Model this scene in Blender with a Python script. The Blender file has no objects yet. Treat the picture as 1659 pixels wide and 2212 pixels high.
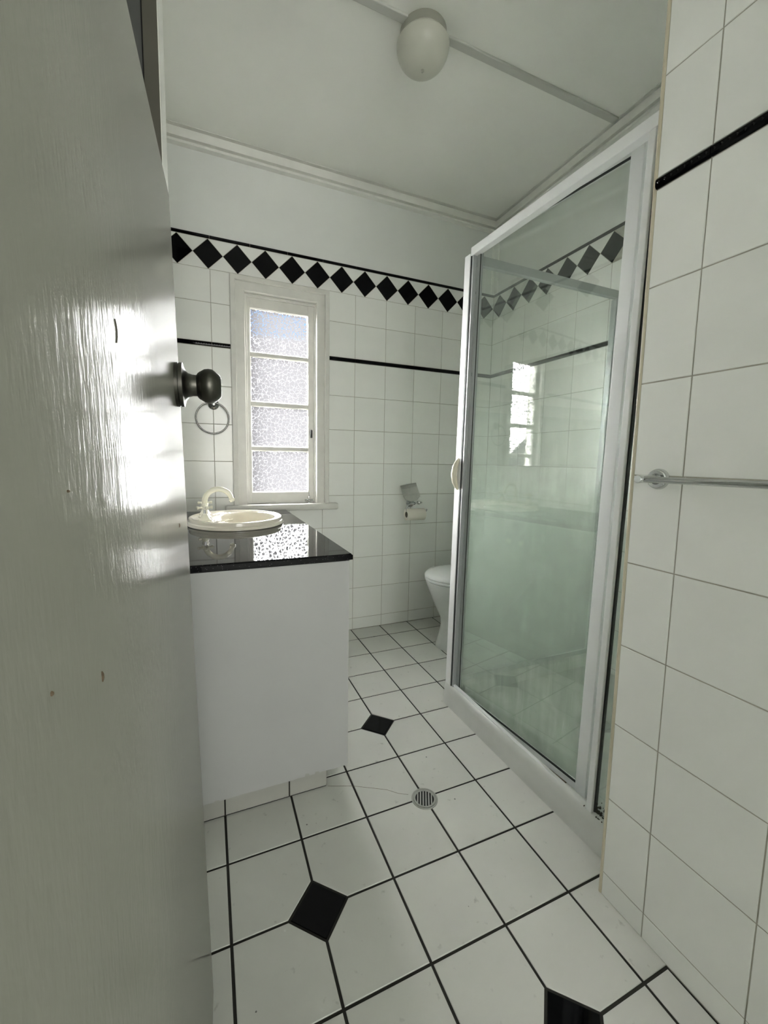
import bpy, bmesh, math, random
from mathutils import Vector, Matrix
random.seed(7)
S = bpy.context.scene
COL = S.collection

# ------------------------------------------------------------------ camera
cd = bpy.data.cameras.new('camera')
cam = bpy.data.objects.new('camera', cd); COL.objects.link(cam)
W_, H_ = 1659.0, 2212.0
FPX, CX, CY = 888.864, 827.152, 1085.659
YAW, PIT, ROL = 0.40211, -0.10176, 0.01710
cy_, sy_, cp_, sp_, cr_, sr_ = math.cos(YAW), math.sin(YAW), math.cos(PIT), math.sin(PIT), math.cos(ROL), math.sin(ROL)
fw = Vector((sy_*cp_, cy_*cp_, sp_)); rt = Vector((cy_, -sy_, 0)); up = rt.cross(fw)
R_ = cr_*rt + sr_*up; U_ = -sr_*rt + cr_*up
m = Matrix(((R_.x, U_.x, -fw.x, -0.023), (R_.y, U_.y, -fw.y, -1.4792), (R_.z, U_.z, -fw.z, 1.0885), (0, 0, 0, 1)))
cam.matrix_world = m
cd.sensor_fit = 'VERTICAL'; cd.sensor_height = 24.0
cd.lens = 24.0*FPX/H_
cd.shift_x = (W_/2-CX)/H_; cd.shift_y = -(H_/2-CY)/H_
cd.clip_start = 0.01
S.camera = cam

# ------------------------------------------------------------------ world, view
world = bpy.data.worlds.new('world'); S.world = world; world.use_nodes = True
bg = world.node_tree.nodes['Background']
wt = world.node_tree   # hazy white horizon, blue sky above
_tc = wt.nodes.new('ShaderNodeTexCoord'); _sx = wt.nodes.new('ShaderNodeSeparateXYZ'); _mr = wt.nodes.new('ShaderNodeMapRange'); _mx = wt.nodes.new('ShaderNodeMixRGB')
wt.links.new(_tc.outputs['Generated'], _sx.inputs[0]); wt.links.new(_sx.outputs['Z'], _mr.inputs[0]); wt.links.new(_mr.outputs[0], _mx.inputs[0]); wt.links.new(_mx.outputs[0], bg.inputs[0])
_mr.inputs[1].default_value = 0.258; _mr.inputs[2].default_value = 0.270
_mx.inputs[1].default_value = (0.96, 0.96, 1.0, 1); _mx.inputs[2].default_value = (0.34, 0.55, 0.95, 1); bg.inputs[1].default_value = 1.15
S.view_settings.view_transform = 'Standard'; S.view_settings.look = 'None'
S.view_settings.gamma = 1.0; S.view_settings.use_curve_mapping = False
S.view_settings.exposure = 0.36
S.cycles.use_denoising = True
S.cycles.max_bounces = 16; S.cycles.diffuse_bounces = 8; S.cycles.glossy_bounces = 6
S.cycles.transparent_max_bounces = 28
S.cycles.sample_clamp_indirect = 100.0
# daylight: a very wide soft sun standing in front of the window wall
sd = bpy.data.lights.new('daylight', 'SUN'); sd.energy = 250.0; sd.angle = math.radians(126); sd.color = (1.0, 0.985, 0.955)
sun = bpy.data.objects.new('daylight', sd); COL.objects.link(sun)
sun.rotation_euler = Vector((0.06, -1.0, -0.78)).to_track_quat('-Z', 'Y').to_euler()
# second sun added as fill, aimed through the window at the shower wall
s2 = bpy.data.lights.new('shower_fill', 'SUN'); s2.energy = 150.0; s2.angle = math.radians(56); s2.color = (1.0, 0.985, 0.955)
so = bpy.data.objects.new('shower_fill', s2); COL.objects.link(so)
so.rotation_euler = Vector((1.25, -1.0, -0.25)).to_track_quat('-Z', 'Y').to_euler()
# unseen fill lamp added at the hall end to lift the window wall
hd = bpy.data.lights.new('hall_fill', 'AREA'); hd.energy = 72.0; hd.shape = 'RECTANGLE'; hd.size = 1.8; hd.size_y = 2.3; hd.color = (1.0, 0.985, 0.95)
hall = bpy.data.objects.new('hall_fill', hd); COL.objects.link(hall); hall.location = (0.3, -6.35, 1.35)
hall.rotation_euler = (math.radians(90), 0, 0)

# ------------------------------------------------------------------ materials
def newmat(name):
    mt = bpy.data.materials.new(name); mt.use_nodes = True
    nt = mt.node_tree; b = nt.nodes['Principled BSDF']
    return mt, nt, b
def N(nt, t, **kw):
    n = nt.nodes.new(t)
    for k, v in kw.items():
        if k.startswith('i_'): n.inputs[k[2:].replace('_', ' ')].default_value = v
        else: setattr(n, k, v)
    return n
def simple(name, col, rough=0.5, metal=0.0, noise=0.0, nscale=20, bump=0.0, bscale=200, coat=0.0, spec=0.5, rnd=0.0, stretch=None):
    mt, nt, b = newmat(name)
    b.inputs['Base Color'].default_value = (*col, 1); b.inputs['Roughness'].default_value = rough
    b.inputs['Metallic'].default_value = metal; b.inputs['Coat Weight'].default_value = coat
    b.inputs['Specular IOR Level'].default_value = spec
    tc = N(nt, 'ShaderNodeTexCoord')
    src = tc.outputs['Object']
    if stretch:
        mp = N(nt, 'ShaderNodeMapping'); mp.inputs['Scale'].default_value = stretch
        nt.links.new(src, mp.inputs[0]); src = mp.outputs[0]
    if noise or rnd:
        nz = N(nt, 'ShaderNodeTexNoise', i_Scale=nscale, i_Detail=4.0)
        nt.links.new(src, nz.inputs['Vector'])
        mr = N(nt, 'ShaderNodeMapRange'); mr.inputs[1].default_value = 0.3; mr.inputs[2].default_value = 0.7
        mr.inputs[3].default_value = 1-noise; mr.inputs[4].default_value = 1.0
        nt.links.new(nz.outputs[0], mr.inputs[0])
        val = mr.outputs[0]
        if rnd:
            oi = N(nt, 'ShaderNodeObjectInfo')
            m2 = N(nt, 'ShaderNodeMapRange'); m2.inputs[3].default_value = 1-rnd; m2.inputs[4].default_value = 1.0
            nt.links.new(oi.outputs['Random'], m2.inputs[0])
            mu = N(nt, 'ShaderNodeMath', operation='MULTIPLY'); nt.links.new(val, mu.inputs[0]); nt.links.new(m2.outputs[0], mu.inputs[1]); val = mu.outputs[0]
        vm = N(nt, 'ShaderNodeVectorMath', operation='SCALE'); vm.inputs[0].default_value = col
        nt.links.new(val, vm.inputs['Scale']); nt.links.new(vm.outputs[0], b.inputs['Base Color'])
    if bump:
        nb = N(nt, 'ShaderNodeTexNoise', i_Scale=bscale, i_Detail=2.0)
        nt.links.new(src, nb.inputs['Vector'])
        bp = N(nt, 'ShaderNodeBump', i_Strength=bump, i_Distance=0.001)
        nt.links.new(nb.outputs[0], bp.inputs['Height']); nt.links.new(bp.outputs[0], b.inputs['Normal'])
    return mt
M = {}
M['batten'] = simple('shaded_batten_paint', (0.56, 0.565, 0.53), 0.6)  # batten greyed in the base colour to stand for its shaded side
M['plinthtile'] = simple('shaded_plinth_tile', (0.40, 0.40, 0.365), 0.3, noise=0.12, nscale=12)  # base colour lowered for the shade under the cabinet overhang
M['walltile'] = simple('glazed_white_tile', (0.83, 0.835, 0.80), 0.17, noise=0.03, nscale=6, rnd=0.035, bump=0.05, bscale=60)
M['wallgrout'] = simple('pale_grout', (0.42, 0.40, 0.34), 0.9, noise=0.2, nscale=30)
M['blacktile'] = simple('glossy_black_tile', (0.002, 0.002, 0.0025), 0.05, spec=0.16, bump=0.03, bscale=60)
M['paint'] = simple('painted_wall', (0.74, 0.755, 0.73), 0.55, noise=0.05, nscale=3, bump=0.15, bscale=120)
M['ceilpaint'] = simple('ceiling_paint', (0.90, 0.905, 0.86), 0.6, noise=0.05, nscale=2)
M['trim'] = simple('gloss_trim_paint', (0.80, 0.80, 0.76), 0.28, noise=0.06, nscale=15, bump=0.1, bscale=90)
M['winpaint'] = simple('window_frame_paint', (0.69, 0.68, 0.635), 0.3, noise=0.08, nscale=18, bump=0.1, bscale=90)
M['aluminium'] = simple('white_powder_aluminium', (0.80, 0.81, 0.81), 0.3, noise=0.03, nscale=8)
M['silver'] = simple('anodised_silver', (0.40, 0.42, 0.42), 0.4, metal=0.25)
M['seal'] = simple('black_rubber_seal', (0.012, 0.012, 0.012), 0.5)
M['chrome'] = simple('polished_chrome', (0.62, 0.63, 0.63), 0.12, metal=1.0)
M['mirror'] = simple('silvered_mirror', (0.86, 0.88, 0.87), 0.03, metal=1.0)
M['steel'] = simple('brushed_steel', (0.50, 0.50, 0.47), 0.38, metal=1.0, noise=0.1, nscale=40)
M['ringsteel'] = simple('dull_chrome', (0.26, 0.26, 0.255), 0.22, metal=1.0)
M['darksteel'] = simple('satin_dark_nickel', (0.10, 0.097, 0.085), 0.34, metal=1.0, bump=0.05, bscale=300)
M['ceramic'] = simple('ivory_ceramic', (0.82, 0.77, 0.66), 0.1, coat=0.3)
M['tapcream'] = simple('ivory_enamel', (0.80, 0.78, 0.66), 0.15, coat=0.3)
M['toilet'] = simple('white_vitreous_china', (0.66, 0.68, 0.66), 0.12)
M['seatplastic'] = simple('white_seat_plastic', (0.68, 0.70, 0.69), 0.18)
M['acrylic'] = simple('white_acrylic', (0.66, 0.67, 0.64), 0.3, noise=0.08, nscale=9)
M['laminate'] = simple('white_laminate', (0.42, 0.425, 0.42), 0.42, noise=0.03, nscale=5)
M['globe'] = simple('opal_globe', (0.56, 0.56, 0.49), 0.35)
M['globebase'] = simple('globe_base_plastic', (0.33, 0.33, 0.28), 0.4)
M['paper'] = simple('toilet_paper', (0.78, 0.74, 0.66), 0.95, bump=0.3, bscale=150)
M['card'] = simple('cardboard_core', (0.16, 0.14, 0.11), 0.9)
M['cream'] = simple('cream_plastic', (0.76, 0.72, 0.58), 0.35)
M['bead'] = simple('cream_corner_bead', (0.62, 0.56, 0.43), 0.4, noise=0.1, nscale=10)
M['taupe'] = simple('shaded_taupe_timber', (0.072, 0.066, 0.050), 0.5, noise=0.06, nscale=6)  # taupe darkened to paint in the shade on the board front
M['greyboard'] = simple('shaded_grey_board', (0.075, 0.076, 0.072), 0.6)  # grey darkened to paint in the shade facing the viewer
M['dark'] = simple('dark_void', (0.006, 0.006, 0.006), 0.8)
M['soil'] = simple('rusty_grime', (0.22, 0.16, 0.10), 0.8, noise=0.7, nscale=160)
M['mould'] = simple('black_mould', (0.05, 0.045, 0.035), 0.9)

def floor_mat():
    mt, nt, b = newmat('matt_white_floor_tile')
    tc = N(nt, 'ShaderNodeTexCoord'); geo = N(nt, 'ShaderNodeNewGeometry')
    b.inputs['Roughness'].default_value = 0.38
    n1 = N(nt, 'ShaderNodeTexNoise', i_Scale=5.0, i_Detail=5.0); nt.links.new(geo.outputs['Position'], n1.inputs['Vector'])
    n2 = N(nt, 'ShaderNodeTexNoise', i_Scale=38.0, i_Detail=3.0); nt.links.new(geo.outputs['Position'], n2.inputs['Vector'])
    c1 = N(nt, 'ShaderNodeMapRange'); c1.inputs[1].default_value = .35; c1.inputs[2].default_value = .7; c1.inputs[3].default_value = 1.0; c1.inputs[4].default_value = .93
    nt.links.new(n1.outputs[0], c1.inputs[0])
    c2 = N(nt, 'ShaderNodeMapRange'); c2.inputs[1].default_value = .66; c2.inputs[2].default_value = .78; c2.inputs[3].default_value = 1.0; c2.inputs[4].default_value = .66
    nt.links.new(n2.outputs[0], c2.inputs[0])
    oi = N(nt, 'ShaderNodeObjectInfo')
    c3 = N(nt, 'ShaderNodeMapRange'); c3.inputs[3].default_value = .965; nt.links.new(oi.outputs['Random'], c3.inputs[0])
    a = N(nt, 'ShaderNodeMath', operation='MULTIPLY'); nt.links.new(c1.outputs[0], a.inputs[0]); nt.links.new(c2.outputs[0], a.inputs[1])
    a2 = N(nt, 'ShaderNodeMath', operation='MULTIPLY'); nt.links.new(a.outputs[0], a2.inputs[0]); nt.links.new(c3.outputs[0], a2.inputs[1])
    # tiny dark specks
    vo = N(nt, 'ShaderNodeTexVoronoi', i_Scale=13.0); nt.links.new(geo.outputs['Position'], vo.inputs['Vector'])
    lt = N(nt, 'ShaderNodeMath', operation='GREATER_THAN'); lt.inputs[1].default_value = 0.035
    nt.links.new(vo.outputs['Distance'], lt.inputs[0])
    c4 = N(nt, 'ShaderNodeMapRange'); c4.inputs[3].default_value = .25; nt.links.new(lt.outputs[0], c4.inputs[0])
    a3 = N(nt, 'ShaderNodeMath', operation='MULTIPLY'); nt.links.new(a2.outputs[0], a3.inputs[0]); nt.links.new(c4.outputs[0], a3.inputs[1])
    vm = N(nt, 'ShaderNodeVectorMath', operation='SCALE'); vm.inputs[0].default_value = (0.66, 0.66, 0.625)
    nt.links.new(a3.outputs[0], vm.inputs['Scale']); nt.links.new(vm.outputs[0], b.inputs['Base Color'])
    return mt
M['floortile'] = floor_mat()
M['floorgrout'] = simple('black_floor_grout', (0.022, 0.02, 0.016), 0.85, noise=0.3, nscale=25)

def granite():
    mt, nt, b = newmat('black_speckled_granite')
    tc = N(nt, 'ShaderNodeTexCoord')
    v = N(nt, 'ShaderNodeTexVoronoi', i_Scale=140.0); nt.links.new(tc.outputs['Object'], v.inputs['Vector'])
    cr = N(nt, 'ShaderNodeValToRGB'); cr.color_ramp.elements[0].position = 0.05; cr.color_ramp.elements[0].color = (.12, .12, .13, 1)
    cr.color_ramp.elements[1].position = 0.2; cr.color_ramp.elements[1].color = (.006, .006, .007, 1)
    nt.links.new(v.outputs['Distance'], cr.inputs[0]); nt.links.new(cr.outputs[0], b.inputs['Base Color'])
    b.inputs['Roughness'].default_value = 0.03; b.inputs['IOR'].default_value = 1.24
    return mt
M['granite'] = granite()

def door_paint():
    mt, nt, b = newmat('gloss_enamel_door_paint')
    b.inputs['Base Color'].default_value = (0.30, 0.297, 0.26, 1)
    b.inputs['Roughness'].default_value = 0.19; b.inputs['IOR'].default_value = 1.095
    tc = N(nt, 'ShaderNodeTexCoord'); mp = N(nt, 'ShaderNodeMapping'); mp.inputs['Scale'].default_value = (1, 1, 0.28)
    nt.links.new(tc.outputs['Object'], mp.inputs[0])
    n1 = N(nt, 'ShaderNodeTexNoise', i_Scale=260.0, i_Detail=2.0); nt.links.new(mp.outputs[0], n1.inputs['Vector'])
    n2 = N(nt, 'ShaderNodeTexNoise', i_Scale=60.0, i_Detail=2.0); nt.links.new(mp.outputs[0], n2.inputs['Vector'])
    ad = N(nt, 'ShaderNodeMath', operation='MULTIPLY_ADD'); ad.inputs[1].default_value = 1.6
    nt.links.new(n2.outputs[0], ad.inputs[0]); nt.links.new(n1.outputs[0], ad.inputs[2])
    bp = N(nt, 'ShaderNodeBump', i_Strength=0.55, i_Distance=0.0006)
    nt.links.new(ad.outputs[0], bp.inputs['Height']); nt.links.new(bp.outputs[0], b.inputs['Normal'])
    return mt
M['door'] = door_paint()

def pane_mat():
    mt, nt, b = newmat('obscure_window_glass')
    out = nt.nodes['Material Output']
    tc = N(nt, 'ShaderNodeTexCoord'); src = tc.outputs['Object']
    wn = N(nt, 'ShaderNodeTexNoise', i_Scale=55.0, i_Detail=2.0); nt.links.new(src, wn.inputs['Vector'])
    ad = N(nt, 'ShaderNodeMixRGB'); ad.blend_type = 'ADD'; ad.inputs[0].default_value = 0.016
    nt.links.new(src, ad.inputs[1]); nt.links.new(wn.outputs['Color'], ad.inputs[2])
    v = N(nt, 'ShaderNodeTexVoronoi', i_Scale=46.0); v.feature = 'DISTANCE_TO_EDGE'
    nt.links.new(ad.outputs[0], v.inputs['Vector'])
    n2 = N(nt, 'ShaderNodeTexNoise', i_Scale=210.0, i_Detail=1.0); nt.links.new(src, n2.inputs['Vector'])
    mul = N(nt, 'ShaderNodeMath', operation='MULTIPLY_ADD'); mul.inputs[1].default_value = -0.30
    nt.links.new(n2.outputs[0], mul.inputs[0]); nt.links.new(v.outputs['Distance'], mul.inputs[2])
    mr = N(nt, 'ShaderNodeMapRange'); mr.interpolation_type = 'SMOOTHSTEP'
    mr.inputs[1].default_value = -0.15; mr.inputs[2].default_value = -0.09; mr.inputs[3].default_value = 0.0; mr.inputs[4].default_value = 1.0
    nt.links.new(mul.outputs[0], mr.inputs[0])
    tr = N(nt, 'ShaderNodeBsdfTransparent'); tr.inputs[0].default_value = (0.95, 0.96, 0.97, 1)
    tl = N(nt, 'ShaderNodeBsdfTranslucent'); tl.inputs[0].default_value = (PANE_T, PANE_T, PANE_T*1.06, 1)
    mx = N(nt, 'ShaderNodeMixShader'); nt.links.new(mr.outputs[0], mx.inputs[0]); nt.links.new(tr.outputs[0], mx.inputs[1]); nt.links.new(tl.outputs[0], mx.inputs[2])
    nt.links.new(mx.outputs[0], out.inputs['Surface'])
    return mt
PANE_T = 0.0068
M['pane'] = pane_mat()
def clear_mat():
    mt, nt, b = newmat('smooth_glass_face'); tr = N(nt, 'ShaderNodeBsdfTransparent'); tr.inputs[0].default_value = (.98, .985, .99, 1)
    nt.links.new(tr.outputs[0], nt.nodes['Material Output'].inputs['Surface']); return mt
M['clear'] = clear_mat()

def shower_glass(name, scum, sheen=True):
    mt, nt, b = newmat(name); out = nt.nodes['Material Output']
    geo = N(nt, 'ShaderNodeNewGeometry')
    tr = N(nt, 'ShaderNodeBsdfTransparent'); tr.inputs[0].default_value = (0.965, 0.985, 0.968, 1)
    gl = N(nt, 'ShaderNodeBsdfGlossy', i_Roughness=0.014)
    fr = N(nt, 'ShaderNodeFresnel', i_IOR=1.5)
    io = N(nt, 'ShaderNodeMapRange'); io.inputs[3].default_value = 1.7; io.inputs[4].default_value = 1/1.7
    nt.links.new(geo.outputs['Backfacing'], io.inputs[0]); nt.links.new(io.outputs[0], fr.inputs['IOR'])
    mx = N(nt, 'ShaderNodeMixShader')
    # dried soap film: thin high up, thick low down, with runs and wiped patches
    sx = N(nt, 'ShaderNodeSeparateXYZ'); nt.links.new(geo.outputs['Position'], sx.inputs[0])
    h = N(nt, 'ShaderNodeMapRange'); h.interpolation_type = 'SMOOTHSTEP'
    h.inputs[1].default_value = 0.62; h.inputs[2].default_value = 1.15; h.inputs[3].default_value = 0.275*scum; h.inputs[4].default_value = 0.035*scum
    nt.links.new(sx.outputs['Z'], h.inputs[0])
    mp = N(nt, 'ShaderNodeMapping'); mp.inputs['Scale'].default_value = (1, 1, 0.10); nt.links.new(geo.outputs['Position'], mp.inputs[0])
    n1 = N(nt, 'ShaderNodeTexNoise', i_Scale=46.0, i_Detail=4.0); nt.links.new(mp.outputs[0], n1.inputs['Vector'])
    n2 = N(nt, 'ShaderNodeTexNoise', i_Scale=5.0, i_Detail=5.0, i_Distortion=1.2); nt.links.new(geo.outputs['Position'], n2.inputs['Vector'])
    r1 = N(nt, 'ShaderNodeMapRange'); r1.inputs[1].default_value = .3; r1.inputs[2].default_value = .7; r1.inputs[3].default_value = .78; r1.inputs[4].default_value = 1.04
    r2 = N(nt, 'ShaderNodeMapRange'); r2.inputs[1].default_value = .35; r2.inputs[2].default_value = .65; r2.inputs[3].default_value = .70; r2.inputs[4].default_value = 1.06
    nt.links.new(n1.outputs[0], r1.inputs[0]); nt.links.new(n2.outputs[0], r2.inputs[0])
    a = N(nt, 'ShaderNodeMath', operation='MULTIPLY'); nt.links.new(r1.outputs[0], a.inputs[0]); nt.links.new(r2.outputs[0], a.inputs[1])
    a2 = N(nt, 'ShaderNodeMath', operation='MULTIPLY'); a2.use_clamp = True; nt.links.new(a.outputs[0], a2.inputs[0]); nt.links.new(h.outputs[0], a2.inputs[1])
    # clean runs where water trickled down
    mp3 = N(nt, 'ShaderNodeMapping'); mp3.inputs['Scale'].default_value = (1, 1, 0.035); nt.links.new(geo.outputs['Position'], mp3.inputs[0])
    n3 = N(nt, 'ShaderNodeTexNoise', i_Scale=26.0, i_Detail=1.0); nt.links.new(mp3.outputs[0], n3.inputs['Vector'])
    d3 = N(nt, 'ShaderNodeMath', operation='SUBTRACT'); d3.inputs[1].default_value = .5; nt.links.new(n3.outputs[0], d3.inputs[0])
    ab = N(nt, 'ShaderNodeMath', operation='ABSOLUTE'); nt.links.new(d3.outputs[0], ab.inputs[0])
    l3 = N(nt, 'ShaderNodeMapRange'); l3.inputs[1].default_value = .004; l3.inputs[2].default_value = .012; l3.inputs[3].default_value = .72; nt.links.new(ab.outputs[0], l3.inputs[0])
    n4 = N(nt, 'ShaderNodeTexNoise', i_Scale=7.0, i_Detail=2.0); nt.links.new(geo.outputs['Position'], n4.inputs['Vector'])
    g4 = N(nt, 'ShaderNodeMapRange'); g4.inputs[1].default_value = .45; g4.inputs[2].default_value = .55; nt.links.new(n4.outputs[0], g4.inputs[0])
    m4 = N(nt, 'ShaderNodeMix'); m4.inputs[2].default_value = 1.0; nt.links.new(g4.outputs[0], m4.inputs[0]); nt.links.new(l3.outputs[0], m4.inputs[3])
    a5 = N(nt, 'ShaderNodeMath', operation='MULTIPLY'); nt.links.new(a2.outputs[0], a5.inputs[0]); nt.links.new(m4.outputs[0], a5.inputs[1]); a2 = a5
    df = N(nt, 'ShaderNodeBsdfDiffuse'); df.inputs[0].default_value = (0.70, 0.77, 0.71, 1)
    tl = N(nt, 'ShaderNodeBsdfTranslucent'); tl.inputs[0].default_value = (0.74, 0.82, 0.75, 1)
    dt = N(nt, 'ShaderNodeMixShader'); dt.inputs[0].default_value = 0.45
    nt.links.new(df.outputs[0], dt.inputs[1]); nt.links.new(tl.outputs[0], dt.inputs[2])
    ms = N(nt, 'ShaderNodeMixShader'); nt.links.new(a2.outputs[0], ms.inputs[0]); nt.links.new(tr.outputs[0], ms.inputs[1]); nt.links.new(dt.outputs[0], ms.inputs[2])
    nt.links.new(fr.outputs[0], mx.inputs[0]); nt.links.new(ms.outputs[0], mx.inputs[1]); nt.links.new(gl.outputs[0], mx.inputs[2])
    nt.links.new((mx if sheen else ms).outputs[0], out.inputs['Surface'])
    if not sheen: tr.inputs[0].default_value = (1, 1, 1, 1)
    return mt
M['film'] = shower_glass('dried_soap_film', 1.0, False)
M['glass'] = shower_glass('soapy_shower_glass', 1.0)
M['glassclean'] = shower_glass('cleaner_shower_glass', 0.8)

# ------------------------------------------------------------------ helpers
def link(name, me, mat, parent=None, loc=None):
    o = bpy.data.objects.new(name, me); COL.objects.link(o)
    if mat is not None and len(me.materials) == 0:
        for q in (mat if isinstance(mat, (list, tuple)) else [mat]): me.materials.append(M[q] if isinstance(q, str) else q)
    if parent is not None: o.parent = parent
    if loc is not None: o.location = loc
    return o
def tomesh(bm, name, smooth=False, recalc=True):
    if recalc: bmesh.ops.recalc_face_normals(bm, faces=bm.faces)
    if smooth:
        for f in bm.faces: f.smooth = True
        for e in bm.edges:
            if len(e.link_faces) == 2 and e.calc_face_angle(0) > math.radians(38): e.smooth = False
    me = bpy.data.meshes.new(name); bm.to_mesh(me); bm.free(); return me
def obj(name, bm, mat, parent=None, loc=None, smooth=False):
    return link(name, tomesh(bm, name, smooth), mat, parent, loc)
def empty(name, loc=(0, 0, 0)):
    o = bpy.data.objects.new(name, None); COL.objects.link(o); o.location = loc; o.empty_display_size = 0.05; return o
def tag(o, label, cat, group=None):
    o['label'] = label; o['category'] = cat
    if group: o['group'] = group
    return o
def structure(o, label=None):
    o['kind'] = 'structure'
    if label: o['label'] = label
    return o
def box(bm, a, b, mi=0, bev=0.0, mat=None):
    x0, y0, z0 = a; x1, y1, z1 = b
    vs = [bm.verts.new((x, y, z)) for x in (x0, x1) for y in (y0, y1) for z in (z0, z1)]
    fs = []
    for q in ((0, 1, 3, 2), (4, 6, 7, 5), (0, 4, 5, 1), (2, 3, 7, 6), (0, 2, 6, 4), (1, 5, 7, 3)):
        f = bm.faces.new([vs[i] for i in q]); f.material_index = mi; fs.append(f)
    if bev > 0:
        es = list({e for f in fs for e in f.edges})
        r = bmesh.ops.bevel(bm, geom=es, offset=bev, segments=2, affect='EDGES', profile=0.5)
        vs = list({v for f in r['faces'] for v in f.verts} | {v for v in vs if v.is_valid})
    if mat is not None: bmesh.ops.transform(bm, matrix=mat, verts=vs)
    return vs
def bx(name, a, b, mat, parent=None, bev=0.0, loc=None):
    bm = bmesh.new(); box(bm, a, b, 0, bev); return obj(name, bm, mat, parent, loc)
def basis(axis):
    axis = Vector(axis).normalized(); t = Vector((0, 0, 1)) if abs(axis.z) < .9 else Vector((1, 0, 0))
    u = axis.cross(t).normalized(); return axis, u, axis.cross(u).normalized()
def lathe(bm, prof, origin=(0, 0, 0), axis=(0, 0, 1), n=32, capstart=True, capend=True):
    """prof: list of (distance along axis, radius)"""
    A, u, v = basis(axis); O = Vector(origin); rings = []
    for d, r in prof:
        if r < 1e-6: rings.append([bm.verts.new(O+A*d)]); continue
        rings.append([bm.verts.new(O+A*d+u*(r*math.cos(2*math.pi*k/n))+v*(r*math.sin(2*math.pi*k/n))) for k in range(n)])
    skin(bm, rings, capstart, capend)
def skin(bm, rings, cs=True, ce=True):
    for p, q in zip(rings, rings[1:]):
        n = max(len(p), len(q))
        if len(p) == 1 and len(q) == 1: continue
        for k in range(n):
            j = (k+1) % n
            if len(p) == 1: bm.faces.new((p[0], q[k], q[j]))
            elif len(q) == 1: bm.faces.new((p[k], p[j], q[0]))
            else: bm.faces.new((p[k], p[j], q[j], q[k]))
    if cs and len(rings[0]) > 1: bm.faces.new(rings[0])
    if ce and len(rings[-1]) > 1: bm.faces.new(rings[-1])
def tube(bm, pts, rad, n=14, cap=True):
    pts = [Vector(p) for p in pts]; rings = []; prev = None
    for i, p in enumerate(pts):
        t = (pts[min(i+1, len(pts)-1)]-pts[max(i-1, 0)]).normalized()
        if prev is None: _, u, _ = basis(t)
        else: u = (prev-t*prev.dot(t)).normalized()
        prev = u; w = t.cross(u); r = rad[i] if isinstance(rad, (list, tuple)) else rad
        rings.append([bm.verts.new(p+u*(r*math.cos(2*math.pi*k/n))+w*(r*math.sin(2*math.pi*k/n))) for k in range(n)])
    skin(bm, rings, cap, cap)
def closed_tube(bm, pts, rad, n=10):
    pts = [Vector(p) for p in pts]; L = len(pts); rings = []
    c = sum(pts, Vector())/L; nrm = (pts[0]-c).cross(pts[L//4]-c).normalized()
    for p in pts:
        u = (p-c).normalized()
        rings.append([bm.verts.new(p+u*(rad*math.cos(2*math.pi*k/n))+nrm*(rad*math.sin(2*math.pi*k/n))) for k in range(n)])
    rings.append(rings[0])
    for p, q in zip(rings, rings[1:]):
        for k in range(n): bm.faces.new((p[k], p[(k+1) % n], q[(k+1) % n], q[k]))
def prism(bm, pts, O, U, V, D):
    """extrude polygon pts (u,v) placed at O with axes U,V along vector D"""
    O, U, V, D = Vector(O), Vector(U), Vector(V), Vector(D)
    a = [bm.verts.new(O+U*p[0]+V*p[1]) for p in pts]; b = [bm.verts.new(O+U*p[0]+V*p[1]+D) for p in pts]
    n = len(pts); bm.faces.new(a); bm.faces.new(b)
    for k in range(n): bm.faces.new((a[k], a[(k+1) % n], b[(k+1) % n], b[k]))

# polygons in 2D
def ccw(P):
    s = sum(P[i][0]*P[(i+1) % len(P)][1]-P[(i+1) % len(P)][0]*P[i][1] for i in range(len(P)))
    return P if s > 0 else P[::-1]
def area(P): return abs(sum(P[i][0]*P[(i+1) % len(P)][1]-P[(i+1) % len(P)][0]*P[i][1] for i in range(len(P))))/2
def inset(P, d):
    P = ccw(P); n = len(P); out = []
    for i in range(n):
        a, b, c = Vector(P[i-1]), Vector(P[i]), Vector(P[(i+1) % n])
        e1 = (b-a).normalized(); e2 = (c-b).normalized(); n1 = Vector((-e1.y, e1.x)); n2 = Vector((-e2.y, e2.x))
        k = 1+n1.dot(n2); mi = (n1+n2)/(k if k > .2 else .2); q = b+mi*d; out.append((q.x, q.y))
    return out
def clip(P, a, b, c):
    """keep a*x+b*y<=c"""
    out = []
    for i in range(len(P)):
        p, q = P[i], P[(i+1) % len(P)]; dp, dq = a*p[0]+b*p[1]-c, a*q[0]+b*q[1]-c
        if dp <= 0: out.append(p)
        if (dp < 0 < dq) or (dq < 0 < dp):
            t = dp/(dp-dq); out.append((p[0]+(q[0]-p[0])*t, p[1]+(q[1]-p[1])*t))
    return out
_cache = {}
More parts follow.
